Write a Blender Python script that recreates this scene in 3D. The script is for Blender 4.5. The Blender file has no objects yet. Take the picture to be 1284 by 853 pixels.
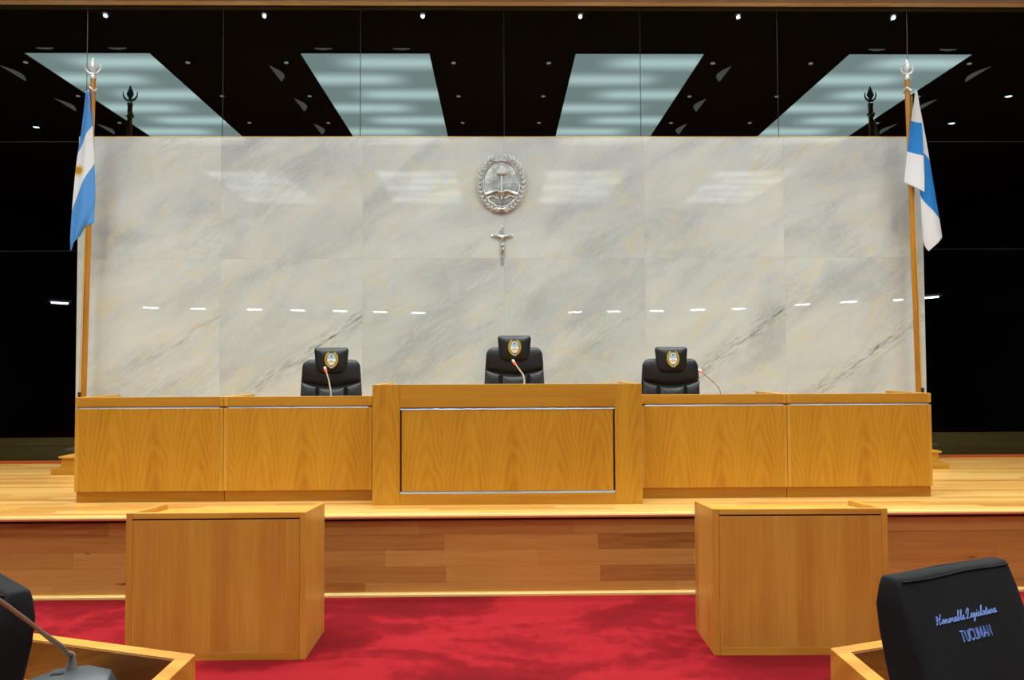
import bpy, bmesh, math, random
from mathutils import Vector, Matrix, noise as mnoise
PI = math.pi
random.seed(7)
scn = bpy.context.scene
COL = scn.collection
CX = 0.055            # middle axis of the hall
ST = 0.553            # height of the wooden stage
CZ = 5.60             # ceiling
YG = 8.57             # glass wall
YM = 8.42             # face of the marble

# ------------------------------------------------------------------ materials
def lin(c):
    return tuple(((v/255)/12.92 if v/255 <= .04045 else ((v/255+.055)/1.055)**2.4) for v in c) + (1,)

class NT:
    def __init__(s, name):
        s.m = bpy.data.materials.new(name); s.m.use_nodes = True
        s.t = s.m.node_tree; s.t.nodes.clear()
        s.out = s.t.nodes.new('ShaderNodeOutputMaterial')
    def n(s, typ, ins=None, **kw):
        nd = s.t.nodes.new(typ)
        for k, v in kw.items(): setattr(nd, k, v)
        for k, v in (ins or {}).items(): s.set(nd.inputs[k], v)
        return nd
    def set(s, sock, v):
        if isinstance(v, bpy.types.NodeSocket): s.t.links.new(v, sock)
        elif hasattr(sock.default_value, '__len__') and not hasattr(v, '__len__'):
            sock.default_value = (v,)*len(sock.default_value)
        else: sock.default_value = v
    def math(s, op, a, b=None, c=None, clamp=False):
        nd = s.n('ShaderNodeMath', operation=op, use_clamp=clamp)
        s.set(nd.inputs[0], a)
        if b is not None: s.set(nd.inputs[1], b)
        if c is not None: s.set(nd.inputs[2], c)
        return nd.outputs[0]
    def obj(s): return s.n('ShaderNodeTexCoord').outputs['Object']
    def uv(s): return s.n('ShaderNodeTexCoord').outputs['UV']
    def sep(s, v): return s.n('ShaderNodeSeparateXYZ', {0: v}).outputs
    def comb(s, x=0, y=0, z=0): return s.n('ShaderNodeCombineXYZ', {0: x, 1: y, 2: z}).outputs[0]
    def map(s, v, scale=(1,1,1), rot=(0,0,0), loc=(0,0,0)):
        return s.n('ShaderNodeMapping', {'Vector': v, 'Scale': scale, 'Rotation': rot, 'Location': loc}).outputs[0]
    def noise(s, v, scale=5, detail=4, rough=.55, dist=0):
        return s.n('ShaderNodeTexNoise', {'Vector': v, 'Scale': scale, 'Detail': detail, 'Roughness': rough, 'Distortion': dist}).outputs['Fac']
    def ramp(s, fac, stops):
        nd = s.n('ShaderNodeValToRGB', {0: fac})
        e = nd.color_ramp.elements
        while len(e) < len(stops): e.new(.5)
        for el, (p, c) in zip(e, stops):
            el.position = p
            el.color = c if len(c) == 4 else tuple(c)+(1,)
        return nd.outputs[0]
    def step(s, v, a, b):
        return s.n('ShaderNodeMapRange', {0: v, 1: a, 2: b, 3: 0., 4: 1.}, interpolation_type='SMOOTHSTEP').outputs[0]
    def mix(s, fac, a, b, mode='MIX'):
        nd = s.n('ShaderNodeMix', data_type='RGBA', blend_type=mode)
        s.set(nd.inputs[0], fac); s.set(nd.inputs[6], a); s.set(nd.inputs[7], b)
        return nd.outputs[2]
    def bump(s, h, strength=.2, dist=.01):
        return s.n('ShaderNodeBump', {'Height': h, 'Strength': strength, 'Distance': dist}).outputs[0]
    def pbr(s, color, rough=.5, metal=0., spec=.5, normal=None, **ins):
        p = s.n('ShaderNodeBsdfPrincipled', {'Base Color': color, 'Roughness': rough, 'Metallic': metal, 'Specular IOR Level': spec})
        if normal is not None: s.set(p.inputs['Normal'], normal)
        for k, v in ins.items(): s.set(p.inputs[k.replace('_', ' ')], v)
        s.t.links.new(p.outputs[0], s.out.inputs[0])
        return s.m

def plain(name, c, rough=.5, metal=0., spec=.5, **k):
    return NT(name).pbr(lin(c), rough, metal, spec, **k)

def veneer(name, light, mid, dark, grain='z', leaf=.28, freq=26, cath=1., rough=.33, spec=.45, soft=1.):
    """sliced wood veneer: straight grain plus cathedral arches, book-matched leaf by leaf"""
    t = NT(name); o = t.sep(t.obj())
    if grain == 'z':
        a = t.math('ADD', o[0], t.math('MULTIPLY', o[1], .7)); g = o[2]
    else:
        a = t.math('ADD', o[2], t.math('MULTIPLY', o[1], .9)); g = o[0]
    a = t.math('ADD', a, 50.03)
    idx = t.math('FLOOR', t.math('DIVIDE', a, leaf))
    xm = t.math('SUBTRACT', t.math('MULTIPLY', t.math('FRACT', t.math('DIVIDE', a, leaf)), leaf), leaf/2)
    rnd = t.n('ShaderNodeTexWhiteNoise', {'W': idx}, noise_dimensions='1D').outputs[0]
    wob = t.noise(t.comb(t.math('MULTIPLY', a, 3), t.math('MULTIPLY', g, 1.1), rnd), 1.6, 2)
    wob = t.math('SUBTRACT', wob, .5)
    par = t.math('MULTIPLY', t.math('POWER', t.math('ABSOLUTE', t.math('ADD', xm, t.math('MULTIPLY', wob, .07))), 1.6), 9*cath)
    v = t.math('ADD', t.math('ADD', t.math('MULTIPLY', g, .55*cath), par), t.math('ADD', t.math('MULTIPLY', wob, .5), t.math('MULTIPLY', rnd, 3)))
    rings = t.math('SINE', t.math('MULTIPLY', v, freq))
    rings = t.math('MULTIPLY_ADD', rings, .5, .5)
    fine = t.noise(t.comb(t.math('MULTIPLY', a, 90), t.math('MULTIPLY', g, 2.2), 0), 1.0, 4, .6)
    broad = t.noise(t.comb(t.math('MULTIPLY', a, 7), t.math('MULTIPLY', g, .5), rnd), 1.0, 2)
    f = t.math('ADD', t.math('MULTIPLY', rings, .20*soft), t.math('ADD', t.math('MULTIPLY', fine, .42), t.math('MULTIPLY', broad, .5)))
    c = t.ramp(f, [(.30, light), (.55, mid), (.82, dark)])
    return t.pbr(c, rough, 0, spec, t.bump(fine, .03, .002))

def planks(name, cols, rowh, length, vertical, rough=.3, spec=.5, seam=.35):
    """boards laid lengthwise along x; vertical: boards on an upright face"""
    t = NT(name); o = t.sep(t.obj())
    r = o[2] if vertical else o[1]
    row = t.math('FLOOR', t.math('DIVIDE', t.math('ADD', r, 20.), rowh))
    rr = t.n('ShaderNodeTexWhiteNoise', {'W': row}, noise_dimensions='1D').outputs[0]
    xs = t.math('DIVIDE', t.math('ADD', t.math('ADD', o[0], 40), t.math('MULTIPLY', rr, length*5)), length)
    bi = t.math('FLOOR', xs)
    rb = t.n('ShaderNodeTexWhiteNoise', {'Vector': t.comb(row, bi, 3)}, noise_dimensions='3D').outputs[0]
    fx = t.math('FRACT', xs); fr = t.math('FRACT', t.math('DIVIDE', t.math('ADD', r, 20.), rowh))
    gx = t.math('MULTIPLY', t.math('MINIMUM', fx, t.math('SUBTRACT', 1, fx)), length)
    gr = t.math('MULTIPLY', t.math('MINIMUM', fr, t.math('SUBTRACT', 1, fr)), rowh)
    gap = t.math('SUBTRACT', 1, t.step(t.math('MINIMUM', gx, gr), 0, .0025))
    gv = t.comb(t.math('ADD', t.math('MULTIPLY', o[0], 1.3), t.math('MULTIPLY', rb, 30)), t.math('MULTIPLY', r, 26), t.math('MULTIPLY', rb, 9))
    g1 = t.noise(gv, 1.5, 5, .6, .6)
    g2 = t.noise(t.comb(t.math('MULTIPLY', o[0], 3), t.math('MULTIPLY', r, 160), 0), 1., 3)
    f = t.math('ADD', t.math('MULTIPLY', rb, .55), t.math('ADD', t.math('MULTIPLY', g1, .52), t.math('MULTIPLY', g2, .12)))
    c = t.ramp(f, [(.18, cols[0]), (.5, cols[1]), (.78, cols[2]), (1.0, cols[3])])
    kn = t.noise(t.map(t.obj(), (2.2, 9, 9)), 1.7, 3)
    c = t.mix(t.step(kn, .70, .76), c, cols[3])
    c = t.mix(t.math('MULTIPLY', gap, seam), c, (.05, .02, .006, 1))
    return t.pbr(c, rough, 0, spec, t.bump(t.math('SUBTRACT', 1, gap), .12, .002))

M = {}
M['bench'] = veneer('honey_oak_veneer', lin((206,154,50)), lin((194,138,38)), lin((168,106,26)), 'z', .31, 30, 1.7, soft=.62)
M['bench_h'] = veneer('honey_oak_rail', lin((202,150,50)), lin((188,132,38)), lin((164,104,26)), 'x', .4, 12, .4, soft=.5)
M['bench_e'] = veneer('honey_oak_edge', lin((214,166,68)), lin((202,148,52)), lin((180,122,38)), 'z', .2, 16, .2, soft=.4)
M['podium'] = veneer('warm_beech_veneer', lin((206,156,66)), lin((190,132,52)), lin((168,104,34)), 'z', .40, 12, .15, soft=.5)
M['podium_e'] = veneer('warm_beech_edge', lin((212,160,72)), lin((200,142,56)), lin((176,114,38)), 'z', .2, 20, .1)
M['podium_h'] = veneer('warm_beech_rail', lin((214,164,72)), lin((202,146,54)), lin((178,116,36)), 'x', .3, 20, .2)
M['desk'] = veneer('golden_oak', lin((226,166,70)), lin((206,140,48)), lin((166,98,28)), 'x', .25, 30, .3, .3)
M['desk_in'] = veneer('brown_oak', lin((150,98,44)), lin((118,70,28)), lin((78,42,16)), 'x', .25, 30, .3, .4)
M['stage'] = planks('stage_boards', [lin((232,186,112)), lin((222,168,90)), lin((204,146,70)), lin((168,108,50))], .085, 1.3, False, .28, .5, .3)
M['riser'] = planks('riser_boards', [lin((204,154,84)), lin((188,132,66)), lin((168,110,52)), lin((118,68,30))], .108, 1.05, True, .42, .35, .22)
M['nosing'] = plain('pale_nosing', (236,190,120), .3)
M['trimlight'] = plain('pale_beading', (226,190,110), .35)
M['rust'] = plain('reddish_threshold', (176,84,34), .35)
M['fascia'] = NT('tan_fascia'); _t = M['fascia']; M['fascia'] = _t.pbr(_t.ramp(_t.noise(_t.map(_t.obj(), (.6, 10, 10)), 2, 3), [(.3, lin((242,226,196))), (.7, lin((234,212,176)))]), .5)
M['chrome'] = plain('polished_steel', (140,147,152), .3, 1.)
M['groove'] = plain('dark_groove', (28,16,8), .6)
M['dark'] = plain('matt_black_paint', (42,40,38), .85, spec=.2)
M['ceil'] = plain('black_ceiling_paint', (104,99,92), .9, spec=.1)
M['hall'] = plain('dark_hall_plaster', (58,54,50), .9, spec=.15)
M['greyplaster'] = plain('grey_plaster', (206,210,212), .9, spec=.2)
M['plastic'] = plain('graphite_plastic', (64,68,70), .42)
M['metalgrey'] = plain('grey_gooseneck', (128,128,126), .38, .25)
M['white_metal'] = plain('pale_gooseneck', (232,234,234), .5, 0)
M['polewood'] = veneer('varnished_pole', lin((204,148,52)), lin((188,126,38)), lin((158,94,24)), 'z', .2, 14, .1, .22)
M['satin_white'] = plain('pale_silver', (226,230,228), .32, .25)
M['cord'] = plain('cream_gold_cord', (214,190,130), .6)
M['gold'] = plain('gold_thread', (206,168,48), .45)
M['red'] = plain('red_cap', (214,28,22), .5)
M['ltblue'] = plain('sky_blue', (150,200,226), .5)
M['white'] = plain('white_enamel', (232,236,236), .5)
M['peach'] = plain('peach_enamel', (226,170,120), .5)
M['litedge'] = plain('thin_brass_edge', (226,190,110), .3, .4)
M['bracket'] = plain('dark_iron', (80,70,56), .5, .6)
M['joint'] = plain('grey_silicone', (52,54,54), .5)
M['thread'] = plain('pale_blue_thread', (128,160,236), .55)
M['slabjoint'] = plain('marble_grout', (188,188,168), .7)

def emis(name, c, s):
    t = NT(name); e = t.n('ShaderNodeEmission', {0: c, 1: s}); t.t.links.new(e.outputs[0], t.out.inputs[0]); return t.m
M['glowred'] = NT('lit_red_ring'); M['glowred'] = M['glowred'].pbr(lin((230,60,40)), .4, Emission_Color=lin((255,60,40)), Emission_Strength=.9)
M['bulb'] = emis('lamp_filament_glow', (1, .93, .8, 1), .75)
M['ledglow'] = emis('cool_lamp_glow', (.75, 1, 1, 1), 8)
M['tubeglow'] = emis('fluorescent_tube_glow', (.86, 1, .98, 1), 14)
M['scallopglow'] = emis('washer_reflector_glow', (1, .86, .7, 1), .30)  # dim glow standing in for light falling on the ceiling, not a fitting

# leather
t = NT('black_leather'); nz = t.noise(t.obj(), 160, 3)
M['leather'] = t.pbr(lin((28,28,29)), t.ramp(t.noise(t.obj(), 6), [(.3, (.36,)*3), (.7, (.46,)*3)]), 0, .5, t.bump(nz, .06, .002))
t = NT('black_cover_cloth'); nz = t.noise(t.map(t.obj(), (1, 1, .55)), 9, 4); nw = t.noise(t.obj(), 700, 1)
M['cover'] = t.pbr(t.ramp(nz, [(.3, lin((20,20,21))), (.7, lin((27,27,29)))]), .78, 0, .25, t.bump(t.math('ADD', nz, t.math('MULTIPLY', nw, .06)), .35, .02))
# silver relief
t = NT('antique_silver'); nz = t.noise(t.obj(), 34, 4)
M['silver'] = t.pbr(t.ramp(nz, [(.3, lin((196,198,194))), (.6, lin((224,226,222))), (.8, lin((240,240,236)))]), .30, .85, .5, t.bump(nz, .15, .006))
t = NT('tarnished_silver'); nz = t.noise(t.obj(), 50, 4)
t = NT('brushed_silver_field'); nz = t.noise(t.obj(), 16, 5); M['silverfield'] = t.pbr(t.ramp(nz, [(.35, lin((150,150,146))), (.65, lin((206,207,203)))]), .34, .75, .5, t.bump(nz, .3, .01))
t = NT('bright_silver'); M['silverlt'] = t.pbr(lin((226,228,226)), .3, .45)
t = NT('tarnished_silver2'); nz = t.noise(t.obj(), 50, 4)
M['silverdk'] = t.pbr(t.ramp(nz, [(.3, lin((128,126,118))), (.7, lin((176,175,168)))]), .38, .7)

# carpet
t = NT('red_carpet'); o = t.obj()
patch = t.noise(t.map(o, (.75, 1.15, 1)), 1.3, 3, .55, .7); pile = t.noise(o, 420, 2); mid = t.noise(o, 11, 4, .6)
f = t.math('ADD', t.math('MULTIPLY', patch, .8), t.math('MULTIPLY', mid, .22))
c = t.ramp(f, [(.40, lin((108,13,20))), (.50, lin((124,16,24))), (.56, lin((152,27,34))), (.72, lin((162,34,40)))])
c = t.mix(t.math('MULTIPLY', pile, .45), c, lin((88,8,14)))
M['carpet'] = t.pbr(c, .95, 0, .1, t.bump(pile, .4, .006))

# marble, slab by slab
SLX0, SLW, SLZ = -4.43, (8.97)/6, 2.700
t = NT('grey_marble'); o = t.sep(t.obj())
xs = t.math('DIVIDE', t.math('SUBTRACT', o[0], SLX0), SLW); ci = t.math('FLOOR', xs); fx = t.math('MULTIPLY', t.math('FRACT', xs), SLW)
ri = t.math('GREATER_THAN', o[2], SLZ)
rv = t.n('ShaderNodeTexWhiteNoise', {'Vector': t.comb(ci, ri, 1.7)}, noise_dimensions='3D')
ro = t.sep(rv.outputs['Color'])
px = t.math('ADD', fx, t.math('MULTIPLY', ro[0], 13)); pz = t.math('ADD', o[2], t.math('MULTIPLY', ro[1], 13))
ang = math.radians(35)
u = t.math('ADD', t.math('MULTIPLY', px, math.cos(ang)), t.math('MULTIPLY', pz, math.sin(ang)))
v = t.math('SUBTRACT', t.math('MULTIPLY', pz, math.cos(ang)), t.math('MULTIPLY', px, math.sin(ang)))
P1 = t.comb(t.math('MULTIPLY', u, .55), t.math('MULTIPLY', v, 1.25), ro[2])
cloud = t.noise(P1, 1.7, 6, .62, .5)
c = t.ramp(cloud, [(.30, lin((184,190,191))), (.5, lin((206,211,210))), (.68, lin((220,223,217)))])
yel = t.noise(t.comb(t.math('MULTIPLY', u, .8), t.math('MULTIPLY', v, 1.6), t.math('ADD', ro[2], 5)), 3.2, 6, .68, 1.0)
c = t.mix(t.math('MULTIPLY', t.step(yel, .52, .66), .60), c, lin((218,213,184)))
# fine stretched streaks
st = t.noise(t.comb(t.math('MULTIPLY', u, .9), t.math('MULTIPLY', v, 5.5), ro[0]), 2.2, 7, .66, .8)
rid = t.math('SUBTRACT', 1, t.math('MULTIPLY', t.math('ABSOLUTE', t.math('SUBTRACT', st, .5)), 16), clamp=True)
msk = t.step(t.noise(t.comb(t.math('MULTIPLY', u, .5), t.math('MULTIPLY', v, 1.1), t.math('ADD', ro[1], 9)), 1.6, 3), .50, .68)
c = t.mix(t.math('MULTIPLY', t.math('MULTIPLY', rid, msk), .20), c, lin((128,132,134)))
# one strong vein rising to the right-hand edge of each lower slab
du = t.math('SUBTRACT', fx, SLW); dz = t.math('SUBTRACT', o[2], t.math('ADD', 2.12, t.math('MULTIPLY', t.math('SUBTRACT', ro[1], .5), .10)))
vv = t.math('SUBTRACT', t.math('MULTIPLY', dz, math.cos(ang)), t.math('MULTIPLY', du, math.sin(ang)))
uu = t.math('ADD', t.math('MULTIPLY', du, math.cos(ang)), t.math('MULTIPLY', dz, math.sin(ang)))
wv = t.math('MULTIPLY', t.math('SUBTRACT', t.noise(t.comb(px, pz, 2), 2.6, 5, .6), .5), .22)
vd = t.math('ABSOLUTE', t.math('ADD', vv, wv))
band = t.math('SUBTRACT', 1, t.step(vd, .02, .14)); core = t.math('SUBTRACT', 1, t.step(vd, 0, .022))
frag = t.step(t.noise(t.comb(t.math('MULTIPLY', u, 2), t.math('MULTIPLY', v, 12), 4), 3, 6, .7), .46, .62)
fade = t.step(uu, -1.6, -.1)
low = t.math('SUBTRACT', 1, ri); strong = t.math('MULTIPLY_ADD', t.step(ro[2], .3, .6), .7, .3)
amt = t.math('MULTIPLY', t.math('MULTIPLY', low, strong), t.math('ADD', t.math('MULTIPLY', t.math('MULTIPLY', band, frag), .40), t.math('MULTIPLY', t.math('MULTIPLY', core, fade), t.math('MULTIPLY_ADD', frag, .4, .25))), clamp=True)
c = t.mix(amt, c, lin((104,110,112)))
sp_ = t.noise(t.comb(t.math('MULTIPLY', u, 1.6), t.math('MULTIPLY', v, 2.4), 1), 14, 5, .75)
c = t.mix(t.math('MULTIPLY', t.step(sp_, .60, .74), .30), c, lin((140,144,144)))
c = t.mix(t.math('MULTIPLY', t.step(sp_, .48, .34), .30), c, lin((226,226,216)))
tone = t.math('MULTIPLY_ADD', ro[0], .07, .965)
c = t.mix(1., c, t.n('ShaderNodeCombineColor', {0: tone, 1: tone, 2: tone}).outputs[0], 'MULTIPLY')
M['marble'] = t.pbr(c, .012, 0, .28, IOR=1.5)

# dark reflective glazing
t = NT('dark_tinted_glass')
fr = t.n('ShaderNodeFresnel', {'IOR': 1.76})
tr = t.n('ShaderNodeBsdfTransparent', {0: (.10, .11, .11, 1)})
gl = t.n('ShaderNodeBsdfGlossy', {'Color': (.78, 1., 1., 1), 'Roughness': 0.})
mx = t.n('ShaderNodeMixShader', {0: fr.outputs[0], 1: tr.outputs[0], 2: gl.outputs[0]})
t.t.links.new(mx.outputs[0], t.out.inputs[0]); M['glass'] = t.m

# luminous ceiling diffuser: staggered tubes behind a frosted sheet
PANEL = 2.2
t = NT('luminous_diffuser'); o = t.sep(t.obj())
per = .62
ys = t.math('DIVIDE', t.math('ADD', o[1], 30), per); row = t.math('FLOOR', ys); fy = t.math('SUBTRACT', t.math('FRACT', ys), .5)
par = t.math('MULTIPLY_ADD', t.math('MODULO', row, 2.), .7, -.35)
gy = t.math('POWER', 2.718, t.math('MULTIPLY', t.math('MULTIPLY', fy, fy), -9.))
gx = t.math('SUBTRACT', 1, t.step(t.math('ABSOLUTE', t.math('SUBTRACT', o[0], par)), .35, .95))
lum = t.math('MULTIPLY_ADD', t.math('MULTIPLY', gy, gx), .62, .42)
e = t.n('ShaderNodeEmission', {0: (.91, 1., .975, 1), 1: t.math('MULTIPLY', lum, PANEL)})
t.t.links.new(e.outputs[0], t.out.inputs[0]); M['diffuser'] = t.m

# flags: bands run across v (0-1-2-3), sun in the middle
FS = 8.16/8.25
SUN = ((-4.213+(103.9-116)*.00825)*FS+4.268*FS, 1.55+(4.758-1.55-(217-75)*.00825)*FS-ST-.170)
def flagmat(name, a, b, sun=False):
    t = NT(name); q = t.sep(t.uv()); v3 = t.math('MULTIPLY', q[1], 3)
    w = t.math('MULTIPLY', t.math('GREATER_THAN', v3, 1.), t.math('LESS_THAN', v3, 2.))
    c = t.mix(w, a, b)
    if sun:
        oo = t.sep(t.obj())
        dx = t.math('SUBTRACT', oo[0], SUN[0]); dy = t.math('SUBTRACT', oo[2], SUN[1])
        r = t.math('SQRT', t.math('ADD', t.math('MULTIPLY', dx, dx), t.math('MULTIPLY', dy, dy)))
        an = t.math('ARCTAN2', dy, dx)
        ray = t.math('MULTIPLY_ADD', t.math('COSINE', t.math('MULTIPLY', an, 16)), .016, .054)
        c = t.mix(t.math('LESS_THAN', r, ray), c, lin((220,186,84)))
        c = t.mix(t.math('LESS_THAN', r, .034), c, lin((190,146,30)))
    return t.pbr(c, .65, 0, .3, t.bump(t.noise(t.obj(), 500, 1), .1, .002))
M['flag_a'] = flagmat('sky_blue_white_flag', lin((84,150,220)), lin((232,234,238)), True)
M['flag_b'] = flagmat('white_blue_flag', lin((232,234,238)), lin((36,132,212)))

# ------------------------------------------------------------------ mesh helpers
class MB:
    def __init__(s): s.v = []; s.f = []; s.mi = []; s.mats = []; s.uvs = None
    def _m(s, m):
        if m is None: m = '_'
        if m not in s.mats: s.mats.append(m)
        return s.mats.index(m)
    def add(s, vs, fs, m=None, T=None):
        b = len(s.v); k = s._m(m)
        s.v += [tuple(T @ Vector(p)) if T else tuple(p) for p in vs]
        s.f += [tuple(b+i for i in f) for f in fs]; s.mi += [k]*len(fs)
        return s
    def box(s, x0, x1, y0, y1, z0, z1, m=None, T=None):
        vs = [(x, y, z) for z in (z0, z1) for y in (y0, y1) for x in (x0, x1)]
        return s.add(vs, [(0,2,3,1),(4,5,7,6),(0,1,5,4),(2,6,7,3),(0,4,6,2),(1,3,7,5)], m, T)
    def prism(s, poly, a, b, axis='y', m=None, T=None):
        """polygon (2-D) swept from a to b along axis; poly is xz for y, yz for x, xy for z"""
        def P(p, d): return {'y': (p[0], d, p[1]), 'x': (d, p[0], p[1]), 'z': (p[0], p[1], d)}[axis]
        n = len(poly)
        vs = [P(p, a) for p in poly]+[P(p, b) for p in poly]
        return s.add(vs, [tuple(range(n))[::-1], tuple(range(n, 2*n))]+[(i, (i+1) % n, n+(i+1) % n, n+i) for i in range(n)], m, T)
    def loft(s, loops, m=None, cap=True, T=None):
        n = len(loops[0]); vs = [p for l in loops for p in l]; fs = []
        for k in range(len(loops)-1):
            for i in range(n):
                j = (i+1) % n
                fs.append((k*n+i, k*n+j, (k+1)*n+j, (k+1)*n+i))
        if cap: fs += [tuple(range(n))[::-1], tuple(range((len(loops)-1)*n, len(loops)*n))]
        return s.add(vs, fs, m, T)
    def tube(s, pts, r, n=10, m=None, T=None):
        pts = [Vector(p) for p in pts]; rs = r if hasattr(r, '__len__') else [r]*len(pts)
        loops = []; up = None
        for i, p in enumerate(pts):
            d = (pts[min(i+1, len(pts)-1)]-pts[max(i-1, 0)]).normalized()
            if up is None: up = d.orthogonal().normalized()
            else: up = (up-d*up.dot(d)).normalized()
            w = d.cross(up)
            loops.append([tuple(p+(up*math.cos(2*PI*k/n)+w*math.sin(2*PI*k/n))*rs[i]) for k in range(n)])
        return s.loft(loops, m, True, T)
    def lathe(s, prof, n=20, m=None, T=None):
        return s.loft([[(r*math.cos(2*PI*k/n), r*math.sin(2*PI*k/n), z) for k in range(n)] for r, z in prof], m, True, T)
    def ball(s, c, r, m=None, n=12, T=None, sc=(1,1,1)):
        c = Vector(c); loops = []
        for i in range(1, n):
            a = PI*i/n-PI/2
            loops.append([tuple(c+Vector((r*sc[0]*math.cos(a)*math.cos(2*PI*k/n), r*sc[1]*math.cos(a)*math.sin(2*PI*k/n), r*sc[2]*math.sin(a)))) for k in range(n)])
        return s.loft(loops, m, True, T)
    def pillow(s, outline, front, back, y0=0, bulge=1., m=None, T=None, lean=None):
        """cushion: outline in xz, front swell towards -y, back swell towards +y"""
        cx = sum(p[0] for p in outline)/len(outline); cz = sum(p[1] for p in outline)/len(outline)
        loops = []
        L = lean or (lambda z: 0)
        for side, d in ((-1, front), (1, back)):
            ks = [0, .3, .55, .8, .93, .985, 1.0] if side < 0 else [1.0, .97, .8, .4, 0]
            if side > 0: ks = ks[1:]
            for k in ks:
                h = d*(1-k**4)**.5*(1-.15*k) if k < 1 else 0
                k2 = max(k, .02)
                loops.append([(cx+(p[0]-cx)*k2, y0+side*h+L(cz+(p[1]-cz)*k2), cz+(p[1]-cz)*k2) for p in outline])
        return s.loft(loops, m, True, T)
    def build(s, name, mat=None, parent=None, loc=None, rot=None, bevel=0, smooth=35, subsurf=0, seg=2):
        me = bpy.data.meshes.new(name); me.from_pydata(s.v, [], s.f); me.update()
        for k in s.mats:
            me.materials.append(M[k] if k != '_' else (M[mat] if isinstance(mat, str) else mat))
        me.polygons.foreach_set('material_index', s.mi)
        bm = bmesh.new(); bm.from_mesh(me); bmesh.ops.recalc_face_normals(bm, faces=bm.faces); bm.to_mesh(me); bm.free()
        if smooth:
            me.shade_smooth(); me.set_sharp_from_angle(angle=math.radians(smooth))
        o = bpy.data.objects.new(name, me); COL.objects.link(o)
        if parent: o.parent = parent
        if loc: o.location = loc
        if rot: o.rotation_euler = rot
        if bevel:
            b = o.modifiers.new('edge', 'BEVEL'); b.width = bevel; b.segments = seg; b.limit_method = 'ANGLE'; b.angle_limit = math.radians(40); b.harden_normals = True
        if subsurf:
            ss = o.modifiers.new('soft', 'SUBSURF'); ss.levels = ss.render_levels = subsurf
        return o
def box(*a): return MB().box(*a)
def tag(o, label, cat, group=None):
    o['label'] = label; o['category'] = cat
    if group: o['group'] = group
    return o
def thing(name, label, cat, loc=(0,0,0), rz=0, group=None):
    o = bpy.data.objects.new(name, None); COL.objects.link(o); o.location = loc; o.rotation_euler = (0, 0, rz)
    o.empty_display_size = .1
    return tag(o, label, cat, group)
def struct(o, label=None):
    o['kind'] = 'structure'
    if label: o['label'] = label; o['category'] = o.name.split('_')[0].split('.')[0]
    return o
def dup(root, loc, rz, label, group=None):
    r = root.copy(); COL.objects.link(r); r.location = loc; r.rotation_euler = (0, 0, rz); r['label'] = label
    if group: r['group'] = group
    for ch in list(root.children):
        c = ch.copy(); COL.objects.link(c); c.parent = r
        for g in list(ch.children):
            d = g.copy(); COL.objects.link(d); d.parent = c
    return r
def rrect(w0, w1, z0, z1, r0, r1, n=6):
    """rounded trapezoid outline in xz: half widths w0 (bottom), w1 (top)"""
    pts = []
    for (cx, cz, r, a0) in ((w0-r0, z0+r0, r0, -90), (w1-r1, z1-r1, r1, 0), (-w1+r1, z1-r1, r1, 90), (-w0+r0, z0+r0, r0, 180)):
        for i in range(n+1):
            a = math.radians(a0+90*i/n); pts.append((cx+r*math.cos(a), cz+r*math.sin(a)))
    return pts

# ------------------------------------------------------------------ the setting
struct(box(-11.5, 11.5, -8, 5.46, -.1, 0).build('floor', 'carpet'), 'red carpet with brushed lighter and darker patches')
st = struct(box(-11.5, 11.5, 5.475, YG+.1, ST-.03, ST).build('stage_platform', 'stage'), 'raised stage with pale honey boards')
box(-11.5, 11.5, 5.475, 5.60, 0, ST-.03).build('riser', 'riser', st)
MB().box(-11.5, 11.5, 5.468, 5.4748, ST-.046, ST-.0305).build('shadow_gap', 'groove', st)  # dark strip added under the nosing to stand for its shade
MB().prism([(5.440, ST-.024), (5.436, ST-.012), (5.44, ST-.001), (5.45, ST+.001), (5.476, ST+.001), (5.476, ST-.03), (5.45, ST-.03)], -11.5, 11.5, 'x').build('nosing', 'nosing', st)
MB().prism([(5.445, 0), (5.445, .014), (5.452, .022), (5.476, .024), (5.476, 0)], -11.5, 11.5, 'x').build('beading', 'trimlight', st)
struct(MB().box(-11.5, 11.5, YG-.06, YG-.012, ST, ST+.028).build('trim_1', 'rust', bevel=.003), 'reddish brown threshold along the foot of the dark glass')
struct(box(-11.5, 11.5, -8, YG+.1, CZ, CZ+.15).build('ceiling', 'ceil'), 'black ceiling')
struct(MB().box(-11.5, 11.5, YG-.10, YG-.015, 5.475, CZ).build('trim_2', 'fascia', bevel=.004), 'tan fascia above the dark glass')
struct(box(-11.7, -11.5, -8, 14, -.1, CZ+.15).build('wall_left', 'hall')); struct(box(11.5, 11.7, -8, 14, -.1, CZ+.15).build('wall_right', 'hall'))
struct(box(-11.5, 11.5, -8.2, -8, -.1, CZ+.15).build('wall_rear', 'hall'))
# beyond the glass
struct(box(-11.5, 11.5, YG+.1, 14, ST-.06, ST-.005).build('floor_beyond', 'dark')); struct(box(-11.5, 11.5, 14, 14.2, -.1, CZ+.15).build('wall_beyond', 'dark'))
struct(box(-11.5, 11.5, YG+.1, 14, CZ, CZ+.15).build('ceiling_beyond', 'ceil'))

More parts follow.
